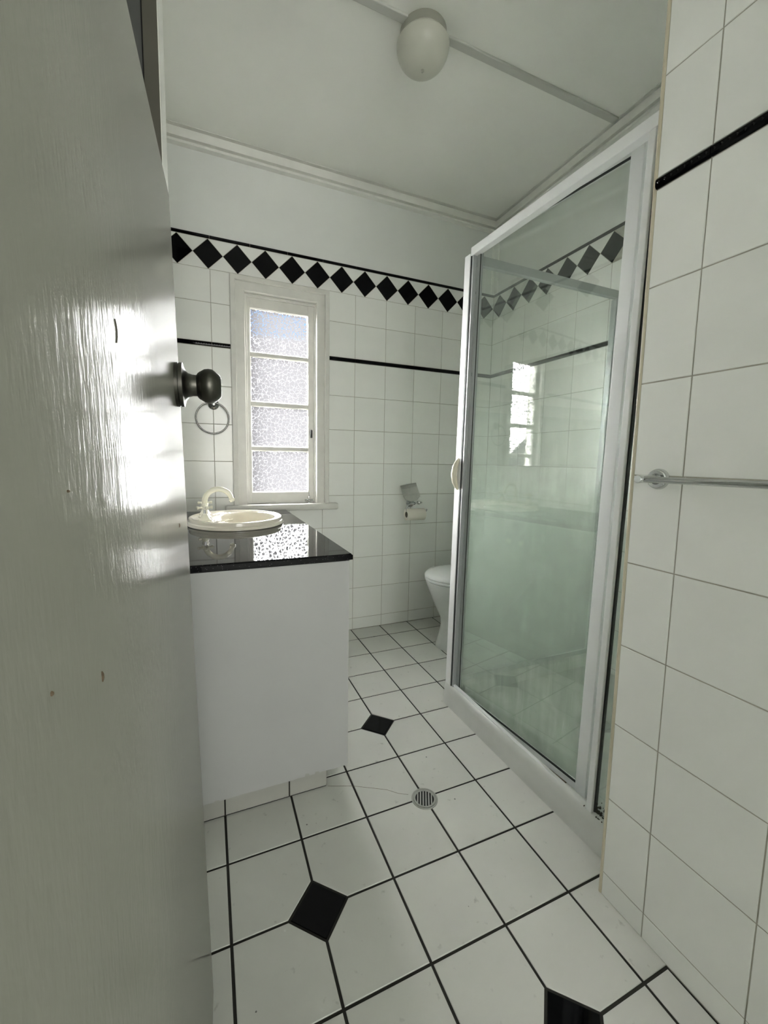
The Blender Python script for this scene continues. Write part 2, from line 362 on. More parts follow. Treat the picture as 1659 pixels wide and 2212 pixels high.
def tile(name, P, plane, mat, parent, joint=0.0013, proud=0.0, th=0.006, bev=0.0012, jitter=0.0):
    """plane=(O,U,V,Nv): a bevelled tile of outline P lying in it, face 'proud' above the plane"""
    P = ccw(inset(P, joint)); O, U, V, Nv = [Vector(q) for q in plane]
    c = (sum(p[0] for p in P)/len(P), sum(p[1] for p in P)/len(P))
    rel = tuple((round(p[0]-c[0], 4), round(p[1]-c[1], 4)) for p in P)
    key = (rel, tuple(U), tuple(V), mat, th, bev)
    if key not in _cache:
        bm = bmesh.new()
        I = inset(list(rel), bev)
        r0 = [bm.verts.new(U*p[0]+V*p[1]-Nv*th) for p in rel]
        r1 = [bm.verts.new(U*p[0]+V*p[1]-Nv*bev*.7) for p in rel]
        r2 = [bm.verts.new(U*p[0]+V*p[1]) for p in I]
        n = len(rel)
        for a, b in ((r0, r1), (r1, r2)):
            for k in range(n): bm.faces.new((a[k], a[(k+1) % n], b[(k+1) % n], b[k]))
        bm.faces.new(r2)
        _cache[key] = tomesh(bm, name)
    o = link(name, _cache[key], mat, parent)
    o.location = O+U*c[0]+V*c[1]+Nv*(proud+random.uniform(-jitter, jitter))
    return o

# ------------------------------------------------------------------ room numbers
D = 0.949; XR = 1.81; XN = 0.874; YN = -0.83; XL = -0.20; ZC = 2.70; YF = -1.50
ROWS = [0.0, 0.0735, 0.273, 0.471, 0.671, 0.870, 1.069, 1.269, 1.471, 1.673]
STR0, STR1 = 1.674, 1.695
TOPROWS = [1.696, 1.896, 2.063]
BAND0, BAND1, PEN1 = 2.063, 2.211, 2.227
GR = 0.0016
WX0, WX1, WZ0, WZ1 = 0.172, 0.577, 0.829, 1.985   # window opening

def wall(name, boxes, label):
    bm = bmesh.new()
    for a, b, mi in boxes: box(bm, a, b, mi)
    o = obj(name, bm, ['wallgrout', 'paint']); structure(o, label); return o
T = 0.12
yb = D+GR
wall_back = wall('wall_back', [
    ((XL-.1, yb, -.02), (WX0, D+T, PEN1), 0), ((WX1, yb, -.02), (XR+.1, D+T, PEN1), 0),
    ((WX0, yb, -.02), (WX1, D+T, WZ0), 0), ((WX0, yb, WZ1), (WX1, D+T, PEN1), 0),
    ((XL-.1, D, PEN1), (XR+.1, D+T, ZC+.02), 1)], 'white tiled window wall with black diamond border and grey painted top')
wall_right = wall('wall_right', [((XR+GR, YN-.1, -.02), (XR+T, yb, PEN1), 0), ((XR, YN-.1, PEN1), (XR+T, D, ZC+.02), 1)],
                  'white tiled shower and toilet wall with black diamond border')
wall_side = wall('wall_side', [((XN+GR, YF, -.02), (XN+.10, YN-GR, PEN1), 0), ((XN+GR, YF, PEN1), (XN+.10, YN-GR, ZC+.02), 0),
                               ((XN+.10, YN-.12, -.02), (XR+.02, YN-GR, ZC+.02), 1)],
                 'white tiled wall beside the shower carrying the towel rail')
wall_left = wall('wall_left', [((XL-.1, YF, -.02), (XL, D+.01, ZC+.02), 1)],
                 'painted wall behind the open door and vanity')
structure(bx('wall_nib', (XL+.0005, YF, 0), (-0.150, -0.505, ZC), 'paint'), 'painted thickening of the wall behind the open door')
wall_front = wall('wall_front', [((XL-.1, YF-.1, -.02), (-0.135, YF, ZC+.02), 1), ((0.72, YF-.1, -.02), (XN+.10, YF, ZC+.02), 1),
                                 ((-0.135, YF-.1, 2.60), (0.72, YF, ZC+.02), 1)], 'wall with the doorway behind the viewer')  # unseen door head raised to let more hall light reach the ceiling
bm = bmesh.new(); box(bm, (XL-.1, YF-.1, ZC), (XR+T, D+T, ZC+.05)); ceiling = obj('ceiling', bm, 'ceilpaint'); structure(ceiling, 'white painted ceiling with a cover batten')
bm = bmesh.new(); box(bm, (XL-.1, YF-.1, -.06), (XR+T, D+T, -0.0022)); floor = obj('floor', bm, 'floorgrout'); structure(floor, 'white square floor tiles with black grout and black insets')
# unseen hall behind the viewer, boxed in to cut sky light from the doorway
HX0, HX1, HY0, HY1 = -1.0, 1.5, -6.5, YF-.1
def hallbox(name, a, b, label): structure(bx(name, a, b, 'paint'), label)
hallbox('wall_hall_end', (HX0, HY0-.1, -.02), (HX1, HY0, ZC+.02), 'end wall of the hall behind the viewer')
hallbox('wall_hall_left', (HX0-.1, HY0-.1, -.02), (HX0, HY1, ZC+.02), 'hall side wall')
hallbox('wall_hall_right', (HX1, HY0-.1, -.02), (HX1+.1, HY1+.1, ZC+.02), 'hall side wall by the bathroom')
hallbox('wall_hall_front', (HX0-.1, HY1, -.02), (XL-.1, HY1+.1, ZC+.02), 'hall wall beside the doorway')
hallbox('wall_hall_near', (XN+.10, HY1, -.02), (HX1, HY1+.1, ZC+.02), 'hall wall behind the shower')
hallbox('ceiling_hall', (HX0-.1, HY0-.1, ZC), (HX1+.1, HY1, ZC+.05), 'hall ceiling')
hallbox('floor_hall', (HX0-.1, HY0-.1, -.06), (HX1+.1, HY1, -.0022), 'hall floor')
# ------------------------------------------------------------------ floor tiles
FP = ((0, 0, 0), (1, 0, 0), (0, 1, 0), (0, 0, 1))
DIA = [(3, 0), (1, -3), (3, -5)]
HD = 0.0725
for i in range(-1, 9):
    for j in range(-8, 5):
        x0, x1, y0, y1 = i*.2, (i+1)*.2, j*.2, (j+1)*.2
        if j >= 0: xmax = XR-.001
        elif j < -5: xmax = XN
        else: xmax = 0.96
        if i >= 5 and j < 0: continue
        P = []
        for (ci, cj), (dx1, dy1), (dx2, dy2) in (((i, j), (0, 1), (1, 0)), ((i+1, j), (-1, 0), (0, 1)), ((i+1, j+1), (0, -1), (-1, 0)), ((i, j+1), (1, 0), (0, -1))):
            if (ci, cj) in DIA: P += [(ci*.2+dx1*HD, cj*.2+dy1*HD), (ci*.2+dx2*HD, cj*.2+dy2*HD)]
            else: P.append((ci*.2, cj*.2))
        for pl in ((1, 0, xmax), (-1, 0, -XL), (0, 1, D), (0, -1, -YF)): P = clip(P, *pl)
        if len(P) < 3 or area(P) < 2e-4: continue
        tile('floor_tile', P, FP, 'floortile', floor, joint=0.0033, bev=0.001, jitter=.0001)
for ci, cj in DIA:
    P = [(ci*.2+HD, cj*.2), (ci*.2, cj*.2+HD), (ci*.2-HD, cj*.2), (ci*.2, cj*.2-HD)]
    o = tile('diamond_tile', P, FP, 'blacktile', floor, joint=0.0030, bev=0.001); o['label'] = 'glossy black square inset tile'

# ------------------------------------------------------------------ wall tiles
def beads(bm, u0, u1, v, plane, r):
    O, U, V, Nv = [Vector(q) for q in plane]
    n = int((u1-u0)/0.012)
    for k in range(n):
        c = O+U*(u0+(k+.5)*(u1-u0)/n)+V*v+Nv*.0045
        q = [bm.verts.new(c+U*r*math.cos(a)+V*r*math.sin(a)) for a in (0, math.pi/2, math.pi, -math.pi/2)]
        t = bm.verts.new(c+Nv*r*.9)
        for a in range(4): bm.faces.new((q[a], q[(a+1) % 4], t))
def strip_tile(parent, plane, u0, u1, v0, v1, beaded, name='border_tile'):
    O, U, V, Nv = [Vector(q) for q in plane]
    bm = bmesh.new(); g = .0008
    u0 += g; u1 -= g; h = (v1-v0); c = (v0+v1)/2
    prof = [(-h/2, -.005), (-h/2, .002), (-h/2+.004, .005), (0, .0055), (h/2-.004, .005), (h/2, .002), (h/2, -.005)]
    a = [bm.verts.new(O+U*u0+V*(c+p)+Nv*q) for p, q in prof]; b = [bm.verts.new(O+U*u1+V*(c+p)+Nv*q) for p, q in prof]
    bm.faces.new(a); bm.faces.new(b)
    for k in range(len(prof)): bm.faces.new((a[k], a[(k+1) % len(prof)], b[(k+1) % len(prof)], b[k]))
    if beaded: beads(bm, u0, u1, c, plane, .0042)
    return obj(name, bm, 'blacktile', parent)
def tiled(parent, plane, ujoints, ulo, uhi, dcentres, hole=None, rows=ROWS, beaded=lambda u: True, dlo=None, dhi=None, top=True, broken=()):
    us = sorted(u for u in ujoints if ulo < u < uhi); us = [ulo]+us+[uhi]
    cells = [(rows[k], rows[k+1]) for k in range(len(rows)-1)]
    cells += [(TOPROWS[k], TOPROWS[k+1]) for k in range(len(TOPROWS)-1)]
    for u0, u1 in zip(us, us[1:]):
        if u1-u0 < .004: continue
        for v0, v1 in cells:
            P = [(u0, v0), (u1, v0), (u1, v1), (u0, v1)]
            if hole:
                hx0, hx1, hz0, hz1 = hole
                ox = min(u1, hx1)-max(u0, hx0); oz = min(v1, hz1)-max(v0, hz0)
                if ox > 0 and oz > 0:
                    if ox > u1-u0-1e-6 and oz > v1-v0-1e-6: continue
                    if oz > v1-v0-1e-6:
                        P = [(u0, v0), (hx0, v0), (hx0, v1), (u0, v1)] if u0 < hx0 else [(hx1, v0), (u1, v0), (u1, v1), (hx1, v1)]
                    elif ox > u1-u0-1e-6:
                        P = [(u0, v0), (u1, v0), (u1, hz0), (u0, hz0)] if v0 < hz0 else [(u0, hz1), (u1, hz1), (u1, v1), (u0, v1)]
                    else:
                        if u0 < hx0 and v0 < hz0: P = [(u0, v0), (u1, v0), (u1, hz0), (hx0, hz0), (hx0, v1), (u0, v1)]
                        elif u0 < hx0: P = [(u0, v0), (hx0, v0), (hx0, hz1), (u1, hz1), (u1, v1), (u0, v1)]
                        elif v0 < hz0: P = [(u0, v0), (u1, v0), (u1, v1), (hx1, v1), (hx1, hz0), (u0, hz0)]
                        else: P = [(hx1, v0), (u1, v0), (u1, v1), (u0, v1), (u0, hz1), (hx1, hz1)]
            if area(P) < 3e-5: continue
            tile('tile', P, plane, 'walltile', parent, jitter=.00025)
        a, b = u0, u1
        if hole and a < hole[0] < b: b = hole[0]
        elif hole and a < hole[1] < b: a = hole[1]
        elif hole and a >= hole[0] and b <= hole[1]: a = b
        if b-a > .01: strip_tile(parent, plane, a, b, STR0, STR1, beaded((a+b)/2))
        if top: strip_tile(parent, plane, u0, u1, BAND1+.001, PEN1, False, 'edging_tile')
    if not dcentres: return
    dlo = ulo if dlo is None else dlo; dhi = uhi if dhi is None else dhi
    zc = (BAND0+BAND1)/2; hh = (BAND1-BAND0)/2; hw = abs(dcentres[1]-dcentres[0])/2
    def lim(P, lo, hi):
        P = clip(P, 1, 0, hi); P = clip(P, -1, 0, -lo); return P
    for c in dcentres:
        lo = ulo if c-hw < ulo else -9; hi = uhi if c+hw > uhi else 9
        for nm, mt, P in (('diamond_tile', 'blacktile', [(c-hw, zc), (c, zc-hh), (c+hw, zc), (c, zc+hh)]),
                          ('triangle_tile', 'walltile', [(c, zc+hh), (c+hw, zc), (c+2*hw, zc+hh)]),
                          ('triangle_tile', 'walltile', [(c, zc-hh), (c+2*hw, zc-hh), (c+hw, zc)])):
            P = lim(P, ulo, uhi)
            if len(P) < 3 or area(P) < 5e-5: continue
            tile(nm, P, plane, mt, parent, joint=.001, bev=.0008, jitter=.0002)
BP = ((0, D, 0), (1, 0, 0), (0, 0, 1), (0, -1, 0))
tiled(wall_back, BP, [0.0108+.2*k for k in range(-1, 10)], XL, XR, [.003+.1443*k for k in range(-2, 13)],
      hole=(.112, .644, .815, 2.043), beaded=lambda u: u < .2 or u > 1.0)
RP = ((XR, 0, 0), (0, 1, 0), (0, 0, 1), (-1, 0, 0))
tiled(wall_right, RP, [.0345+.2*k for k in range(-5, 5)], -.022, D-.001, [.0355+.1418*k for k in range(0, 7)])
tiled(wall_right, RP, [.0345+.2*k for k in range(-5, 5)], YN, -.023, [-.105-.1418*k for k in range(5, -1, -1)])
LP = ((XL, 0, 0), (0, 1, 0), (0, 0, 1), (1, 0, 0))
tiled(wall_left, LP, [.15+.2*k for k in range(-3, 4)], -.33, D-.001, [-.28+.1443*k for k in range(0, 9)])
mir = empty('wall_mirror', (XL, .34, 1.065)); tag(mir, 'frameless wall mirror above the vanity on the tiled side wall', 'mirror')
bx('mirror_glass', (.0065, -.60, 0), (.0105, .60, .90), 'mirror', mir)
bx('backing', (.0062, -.598, .002), (.0066, .598, .898), 'dark', mir)
SP = ((XN, 0, 0), (0, 1, 0), (0, 0, 1), (-1, 0, 0))
SROWS = [0.0, 0.0615, 0.262, 0.460, 0.660, 0.861, 1.065, 1.268, 1.472, 1.673]
tiled(wall_side, SP, [-.940-.196*k for k in range(0, 4)], YF, YN-.004, [-.91-.1418*k for k in range(4, -1, -1)], rows=SROWS)
for o in wall_side.children:
    if o.name.startswith('border_tile'): o['label'] = 'black beaded border tile'
# cream bead along the outer corner of the side wall
bm = bmesh.new(); lathe(bm, [(0, .0048), (2.69, .0048)], (XN+.0035, YN-.0005, .0), n=12); t = obj('trim_1', bm, 'bead', smooth=True); structure(t, 'thin cream bead on the tiled outer corner')

# ------------------------------------------------------------------ ceiling trims
def cornice(name, O, U, L, Nv, label):
    """stepped flat cornice: profile in (out from wall, down from ceiling)"""
    prof = [(0, 0), (.032, 0), (.032, -.002), (.012, -.004), (.012, -.014), (.030, -.017), (.030, -.056), (.012, -.059), (.012, -.067), (.026, -.069), (.026, -.080), (0, -.084)]
    bm = bmesh.new(); prism(bm, prof, O, Nv, (0, 0, 1), Vector(U)*L); t = obj(name, bm, 'trim'); structure(t, label)
cornice('trim_2', (XL, D, ZC), (1, 0, 0), XR-XL, (0, -1, 0), 'stepped white cornice above the window wall')
cornice('trim_3', (XR, YN, ZC), (0, 1, 0), D-YN, (-1, 0, 0), 'stepped white cornice above the shower wall')
bm = bmesh.new(); box(bm, (XL, .043-.016, ZC-.010), (XR-.03, .043+.016, ZC), 0, .003); structure(obj('trim_4', bm, 'batten'), 'flat cover batten across the ceiling through the lamp')
bmx = bmesh.new(); box(bmx, (XR-.028, D-.010, PEN1), (XR, D, ZC-.084), 0, .002); structure(obj('trim_5', bmx, 'trim'), 'narrow cover strip in the painted corner above the tiles')
bmx = bmesh.new(); box(bmx, (XR-.010, D-.045, PEN1), (XR, D-.010, ZC-.084), 0, .002); structure(obj('trim_6', bmx, 'trim'), 'second cover strip in the painted corner over the shower wall')
# left wall timber seen above the door, with lit and shaded sides painted in
structure(bx('trim_7', (-.1195, -.480, 0), (-.0935, -.333, ZC), 'taupe', bev=.001), 'taupe door stop board standing full height, shade painted into its front')
structure(bx('trim_8', (-.0943, -.478, 0), (-.0925, -.335, ZC), 'trim'), 'white strip standing for the lit side of the door stop board')
structure(bx('trim_9', (-.199, -.470, 0), (-.1225, -.345, ZC), 'greyboard'), 'grey board behind the door stop, darkened for shade')
structure(bx('trim_10', (-.1225, -.470, 0), (-.1195, -.345, ZC), 'dark'), 'dark strip painting in the shaded gap between board and door stop')

# ------------------------------------------------------------------ window
win = empty('window_1', (.374, D, .829)); structure(win, 'narrow white timber window with four obscure panes'); win.location = (0, 0, 0)
def ring3(name, x0, x1, z0, z1, prof, yface, mat, parent, bottom=False):
    """mitred frame; prof = list of (distance outward from the inner edge, height proud toward the room)"""
    bm = bmesh.new(); L = []
    def sec(px, pz, sx, sz):
        return [bm.verts.new((px+sx*d, yface-h, pz+sz*d)) for d, h in prof]
    secs = [sec(x0, z0, -1, -1 if bottom else 0), sec(x0, z1, -1, 1), sec(x1, z1, 1, 1), sec(x1, z0, 1, -1 if bottom else 0)]
    if bottom: secs.append(secs[0])
    for a, b in zip(secs, secs[1:]):
        for k in range(len(prof)-1): bm.faces.new((a[k], a[k+1], b[k+1], b[k]))
    return obj(name, bm, mat, parent)
ring3('architrave', WX0+.006, WX1-.006, WZ0-.001, WZ1-.006, [(0, -.10), (0, .014), (.003, .017), (.046, .017), (.047, .026), (.050, .030), (.071, .028), (.074, .024), (.074, -.004)], D, 'winpaint', win)
# jamb stop
ring3('stop_bead', WX0+.018, WX1-.014, WZ0, WZ1-.022, [(0, -.05), (0, -.012), (.002, -.010), (.014, -.010)], D, 'winpaint', win)
SY = D+.020
def wpart(name, a, b, bev=.0015): return bx(name, a, b, 'winpaint', win, bev)
wpart('sash_stile', (WX0-.004, SY, .829), (.207, SY+.035, 1.972)); wpart('sash_stile', (.529, SY, .829), (WX1+.004, SY+.035, 1.972))
wpart('sash_rail', (.207, SY+.0004, .829), (.529, SY+.035, .894)); wpart('sash_rail', (.207, SY+.0004, 1.910), (.529, SY+.035, 1.972)); wpart('window_head', (WX0-.004, SY+.004, 1.970), (WX1+.004, SY+.060, 1.990))
PZ = [(.894, 1.134), (1.156, 1.383), (1.406, 1.654), (1.675, 1.910)]
for a, b in zip(PZ, PZ[1:]): wpart('glazing_bar', (.207, SY+.002, a[1]), (.529, SY+.032, b[0]), .003)
for k, (a, b) in enumerate(PZ):
    ring3('putty_bead', .2125, .5235, a+.0055, b-.0055, [(0, -.0145), (0, -.013), (.0055, -.006), (.0056, -.016)], SY, 'trim', win, True)
    bm = bmesh.new(); box(bm, (.207, SY+.0145, a), (.529, SY+.0185, b), 1)
    for f in bm.faces:
        if f.calc_center_median().y < SY+.0150: f.material_index = 0
    obj('pane', bm, ['pane', 'clear'], win)
# sill with rounded nose and ends
bm = bmesh.new(); box(bm, (.060, D-.042, .790), (.704, D+.045, .829), 0, .013); obj('window_sill', bm, 'winpaint', win, smooth=True)
# blackened latch on the stile
bm = bmesh.new(); box(bm, (.541, SY-.010, 1.215), (.553, SY, 1.262), 0, .002); box(bm, (.538, SY-.016, 1.222), (.549, SY-.009, 1.236), 0, .002); box(bm, (.540, SY-.014, 1.246), (.551, SY-.009, 1.258), 0, .002)
lt = obj('window_latch', bm, 'seal', win); lt['label'] = 'blackened metal latch plate'
# casement stay on the sill
bm = bmesh.new(); lathe(bm, [(0, .010), (.004, .010), (.008, .004)], (.530, D+.004, .829), n=12); lathe(bm, [(0, .0035), (.018, .0035), (.020, .0065), (.030, .0065), (.033, .002)], (.530, D+.004, .835), n=12)
tube(bm, [(.505, D+.002, .846), (.530, D+.004, .848), (.556, D+.006, .846)], [.006, .004, .007], 10); tube(bm, [(.533, D+.012, .86), (.533, D+.014, .893)], .0028, 8)
st = obj('window_stay', bm, 'chrome', win, smooth=True); st['label'] = 'small tarnished chrome stay'

# ------------------------------------------------------------------ vanity
van = empty('vanity_cabinet', (.1, .3, 0)); tag(van, 'white laminate vanity cabinet with plain side panel below the black benchtop', 'cabinet')
def vloc(o): o.location = Vector(o.location)-Vector((.1, .3, 0)); return o
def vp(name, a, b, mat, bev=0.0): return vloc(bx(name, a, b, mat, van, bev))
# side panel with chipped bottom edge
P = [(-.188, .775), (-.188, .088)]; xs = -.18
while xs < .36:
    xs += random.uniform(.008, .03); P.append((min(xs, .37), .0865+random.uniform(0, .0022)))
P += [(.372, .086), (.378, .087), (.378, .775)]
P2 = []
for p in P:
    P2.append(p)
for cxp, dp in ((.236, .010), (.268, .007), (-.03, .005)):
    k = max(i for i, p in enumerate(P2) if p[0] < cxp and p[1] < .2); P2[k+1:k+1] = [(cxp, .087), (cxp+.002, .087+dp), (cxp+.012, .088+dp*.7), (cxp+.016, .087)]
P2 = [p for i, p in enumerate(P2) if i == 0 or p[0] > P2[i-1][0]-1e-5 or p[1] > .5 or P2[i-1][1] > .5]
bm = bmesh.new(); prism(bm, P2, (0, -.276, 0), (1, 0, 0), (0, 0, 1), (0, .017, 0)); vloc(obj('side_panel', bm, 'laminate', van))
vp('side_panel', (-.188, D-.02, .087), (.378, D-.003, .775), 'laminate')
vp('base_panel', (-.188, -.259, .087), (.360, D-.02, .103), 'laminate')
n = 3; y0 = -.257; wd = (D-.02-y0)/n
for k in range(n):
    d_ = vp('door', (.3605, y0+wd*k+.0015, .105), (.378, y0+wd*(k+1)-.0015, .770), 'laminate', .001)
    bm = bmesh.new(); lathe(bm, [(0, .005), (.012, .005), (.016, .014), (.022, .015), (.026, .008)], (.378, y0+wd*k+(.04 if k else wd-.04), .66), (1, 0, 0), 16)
    h_ = obj('knob', bm, 'tapcream', d_, smooth=True)
# plinth of tile offcuts with black joints
vp('plinth', (-.188, -.236, -.001), (.316, D-.05, .086), 'floorgrout')
KP = ((0, -.2385, 0), (1, 0, 0), (0, 0, 1), (0, -1, 0))
for a, b in ((-.188, .000), (.000, .194), (.194, .3175)):
    o = tile('plinth_tile', [(a, .002), (b, .002), (b, .088), (a, .088)], KP, 'plinthtile', van, joint=.0022, th=.004, bev=.0008); vloc(o)
KP2 = ((.3185, 0, 0), (0, 1, 0), (0, 0, 1), (1, 0, 0))
for k in range(6):
    o = tile('plinth_tile', [(-.236+.19*k, .002), (-.236+.19*(k+1), .002), (-.236+.19*(k+1), .085), (-.236+.19*k, .085)], KP2, 'plinthtile', van, joint=.0022, th=.004, bev=.0008); vloc(o)

# benchtop with the basin cut-out
BC = (.090, .475); BA, BB = .205, .237
def slab(x0, x1, y0, y1, z0, z1, c, a, b, n=72):
    bm = bmesh.new()
    angs = sorted(set([2*math.pi*k/n for k in range(n)]+[math.atan2(yy-c[1], xx-c[0]) % (2*math.pi) for xx in (x0, x1) for yy in (y0, y1)]))
    e = .004; rings = []
    def rect(t, m, z):
        dx, dy = math.cos(t), math.sin(t); k = 1e9
        for lim_, dd, cc in ((x1-m, dx, c[0]), (x0+m, dx, c[0]), (y1-m, dy, c[1]), (y0+m, dy, c[1])):
            if abs(dd) > 1e-9:
                q = (lim_-cc)/dd
                if q > 0: k = min(k, q)
        return (c[0]+dx*k, c[1]+dy*k, z)
    rings.append([bm.verts.new((c[0]+a*math.cos(t), c[1]+b*math.sin(t), z0)) for t in angs])
    rings.append([bm.verts.new((c[0]+a*math.cos(t), c[1]+b*math.sin(t), z1)) for t in angs])
    rings.append([bm.verts.new(rect(t, e, z1)) for t in angs]); rings.append([bm.verts.new(rect(t, 0, z1-e)) for t in angs])
    rings.append([bm.verts.new(rect(t, 0, z0+e)) for t in angs]); rings.append([bm.verts.new(rect(t, e, z0)) for t in angs]); rings.append(rings[0])
    for p, q in zip(rings, rings[1:]):
        for k in range(len(angs)): bm.faces.new((p[k], p[(k+1) % len(angs)], q[(k+1) % len(angs)], q[k]))
    return bm
top = obj('vanity_benchtop', slab(-.189, .387, -.283, D-.001, .7755, .7975, BC, BA-.02, BB-.02), 'granite')
tag(top, 'polished black speckled stone benchtop on the white vanity', 'benchtop')

# washbasin
bas = empty('washbasin', (BC[0], BC[1], .7975)); tag(bas, 'oval ivory ceramic washbasin set into the black benchtop', 'washbasin')
bm = bmesh.new(); n = 72
def er(cx, a, b, z, cyo=0): return [bm.verts.new((cx+a*math.cos(2*math.pi*k/n), cyo+b*math.sin(2*math.pi*k/n), z)) for k in range(n)]
rs = []
for s, z in ((.985, .0), (1.0, .002), (1.0, .006), (.985, .0105), (.985, .013), (.975, .0155), (.962, .017), (.958, .021), (.962, .027), (.955, .031), (.935, .033), (.90, .0325), (.885, .030), (.87, .0285)):
    rs.append(er(0, BA*s, BB*s, z))
for off, a, b, z in ((.010, .163, .200, .0275), (.030, .137, .180, .026), (.034, .130, .174, .022), (.036, .124, .168, .012), (.038, .114, .157, -.02), (.038, .095, .135, -.06), (.036, .065, .095, -.10), (.034, .03, .04, -.122), (.034, .022, .022, -.124)):
    rs.append(er(off, a, b, z))
rs.append([bm.verts.new((.034, 0, -.125))])
skin(bm, rs, False, False); obj('bowl', bm, 'ceramic', bas, smooth=True)
bm = bmesh.new(); lathe(bm, [(0, .021), (.003, .021), (.004, .017), (.002, .0)], (.034, 0, -.124), n=20); obj('waste', bm, 'chrome', bas, smooth=True)
# moulded soap ribs
for yy in (.115, -.115):
    for k in range(4):
        bm = bmesh.new(); pts = [(-.085+.012*k+q*.045, yy+(.045-.008*k)*math.sin((q-.5)*2.2)*(1 if yy > 0 else 1), .0285+.0015*math.sin(q*math.pi)) for q in [i/8 for i in range(9)]]
        tube(bm, [(-.100+.016*k+.03*q, yy-.03+.06*q, .0285) for q in [i/6 for i in range(7)]], .0018, 6)
        obj('soap_rib', bm, 'ceramic', bas, smooth=True)

# taps
tp = empty('basin_tap_set', (-.040, .475, .829)); tag(tp, 'ivory swan-neck basin tap with two cross handles', 'tap')
bm = bmesh.new()
lathe(bm, [(-.001, .027), (.002, .027), (.006, .022), (.014, .017), (.022, .0135), (.032, .0105), (.045, .0110), (.052, .0145), (.056, .0145), (.060, .0118)], (0, 0, 0), n=24)
R0 = .056; zc_ = .066; pts = [(0, 0, .056)]
for k in range(0, 19):
    a = math.pi-math.radians(155)*k/18; pts.append((R0+R0*math.cos(a), 0, zc_+R0*math.sin(a)))
e_ = pts[-1]; pts.append((e_[0]+.004, 0, e_[2]-.012))
tube(bm, pts, [.0118]*(len(pts)-3)+[.0108, .0104, .0102], 16)
q = pts[-1]
obj('spout', bm, 'tapcream', tp, smooth=True)
bm = bmesh.new(); lathe(bm, [(0, .0110), (.004, .0130), (.010, .0122), (.014, .009), (.013, .004)], (q[0], 0, q[2]+.001), (.3, 0, -1), 16); obj('nozzle', bm, 'tapcream', tp, smooth=True)
for sy in (-.105, .105):
    bm = bmesh.new(); lathe(bm, [(-.001, .026), (.002, .026), (.008, .020), (.018, .014), (.026, .011), (.028, .006)], (0, sy, 0), n=24)
    hb = obj('handle_base', bm, 'tapcream', tp, smooth=True)
    bm = bmesh.new(); lathe(bm, [(.026, .0055), (.048, .0055)], (0, sy, 0), n=14); s_ = obj('spindle', bm, 'chrome', hb, smooth=True)
    bm = bmesh.new(); lathe(bm, [(.044, .009), (.046, .011), (.058, .0105), (.063, .009), (.066, .006), (.067, 0)], (0, sy, 0), n=18)
    for a in (.35, .35+math.pi/2, .35+math.pi, .35+1.5*math.pi):
        d_ = Vector((math.cos(a), math.sin(a), 0)); c_ = Vector((0, sy, .053))
        tube(bm, [c_+d_*.006, c_+d_*.020, c_+d_*.026, c_+d_*.031, c_+d_*.033], [.0045, .0042, .0068, .0066, .003], 10)
    obj('cross_handle', bm, 'tapcream', tp, smooth=True)

# ------------------------------------------------------------------ towel ring
tr = empty('towel_ring', (.012, D, 1.372)); tag(tr, 'round metal towel ring on the tiles above the washbasin', 'towel ring')
bm = bmesh.new(); lathe(bm, [(0, .028), (.004, .028), (.008, .025), (.012, .012), (.030, .009), (.040, .011), (.046, .010), (.048, .0)], (0, 0, 0), (0, -1, 0), 24); obj('wall_flange', bm, 'ringsteel', tr, smooth=True)
bm = bmesh.new(); closed_tube(bm, [(-.006+.081*math.sin(t), -.036, -.074+.081*math.cos(t)) for t in [2*math.pi*k/48 for k in range(48)]], .0042, 10); obj('ring', bm, 'ringsteel', tr, smooth=True)

# ------------------------------------------------------------------ toilet roll holder + roll
hp = empty('toilet_roll_holder', (1.205, D, .815)); tag(hp, 'chrome toilet roll holder with crooked cover flap on the tiled wall', 'roll holder')
bm = bmesh.new(); lathe(bm, [(0, .030), (.004, .030), (.009, .026), (.012, .012), (.060, .010), (.064, .008)], (0, 0, 0), (0, -1, 0), 24); obj('wall_flange', bm, 'chrome', hp, smooth=True)
rotm = Matrix.Rotation(math.radians(-9), 4, 'Y')
mt_ = Matrix.Translation((-.016, -.036, .072)) @ rotm @ Matrix.Rotation(math.radians(-24), 4, 'X')
bm = bmesh.new(); box(bm, (-.058, -.0015, -.016), (.058, .0015, .055), 0, .0012)
box(bm, (-.052, -.004, .030), (.052, .002, .034), 0, .0008)
poly = [(-.058, -.016), (-.050, -.045), (-.020, -.062), (.030, -.060), (.058, -.040), (.058, -.016)]
prism(bm, poly, (0, -.0015, 0), (1, 0, 0), (0, 0, 1), (0, .003, 0)); bmesh.ops.transform(bm, matrix=mt_, verts=bm.verts); obj('cover_flap', bm, 'steel', hp)
bm = bmesh.new(); tube(bm, [(.034, -.055, .003), (.0, -.060, .001), (-.030, -.063, -.002), (-.050, -.066, -.012), (-.060, -.068, -.030), (-.058, -.069, -.048), (-.045, -.070, -.060), (-.02, -.070, -.0635), (.04, -.070, -.0635), (.072, -.070, -.062), (.083, -.070, -.052), (.090, -.070, -.040)], .0048, 10); obj('arm', bm, 'chrome', hp, smooth=True)
bm = bmesh.new(); lathe(bm, [(0, .010), (.006, .013), (.014, .010), (.016, .006), (.028, .005), (.030, 0)], (.030, -.055, .003), (1, 0, .05), 14); obj('pivot_cap', bm, 'chrome', hp, smooth=True)
rl = empty('toilet_roll', (1.208, D-.070, .745)); tag(rl, 'part used white toilet paper roll hanging on its holder', 'toilet roll')
bm = bmesh.new(); A = Vector((1, 0, 0)); n = 36; rr = []
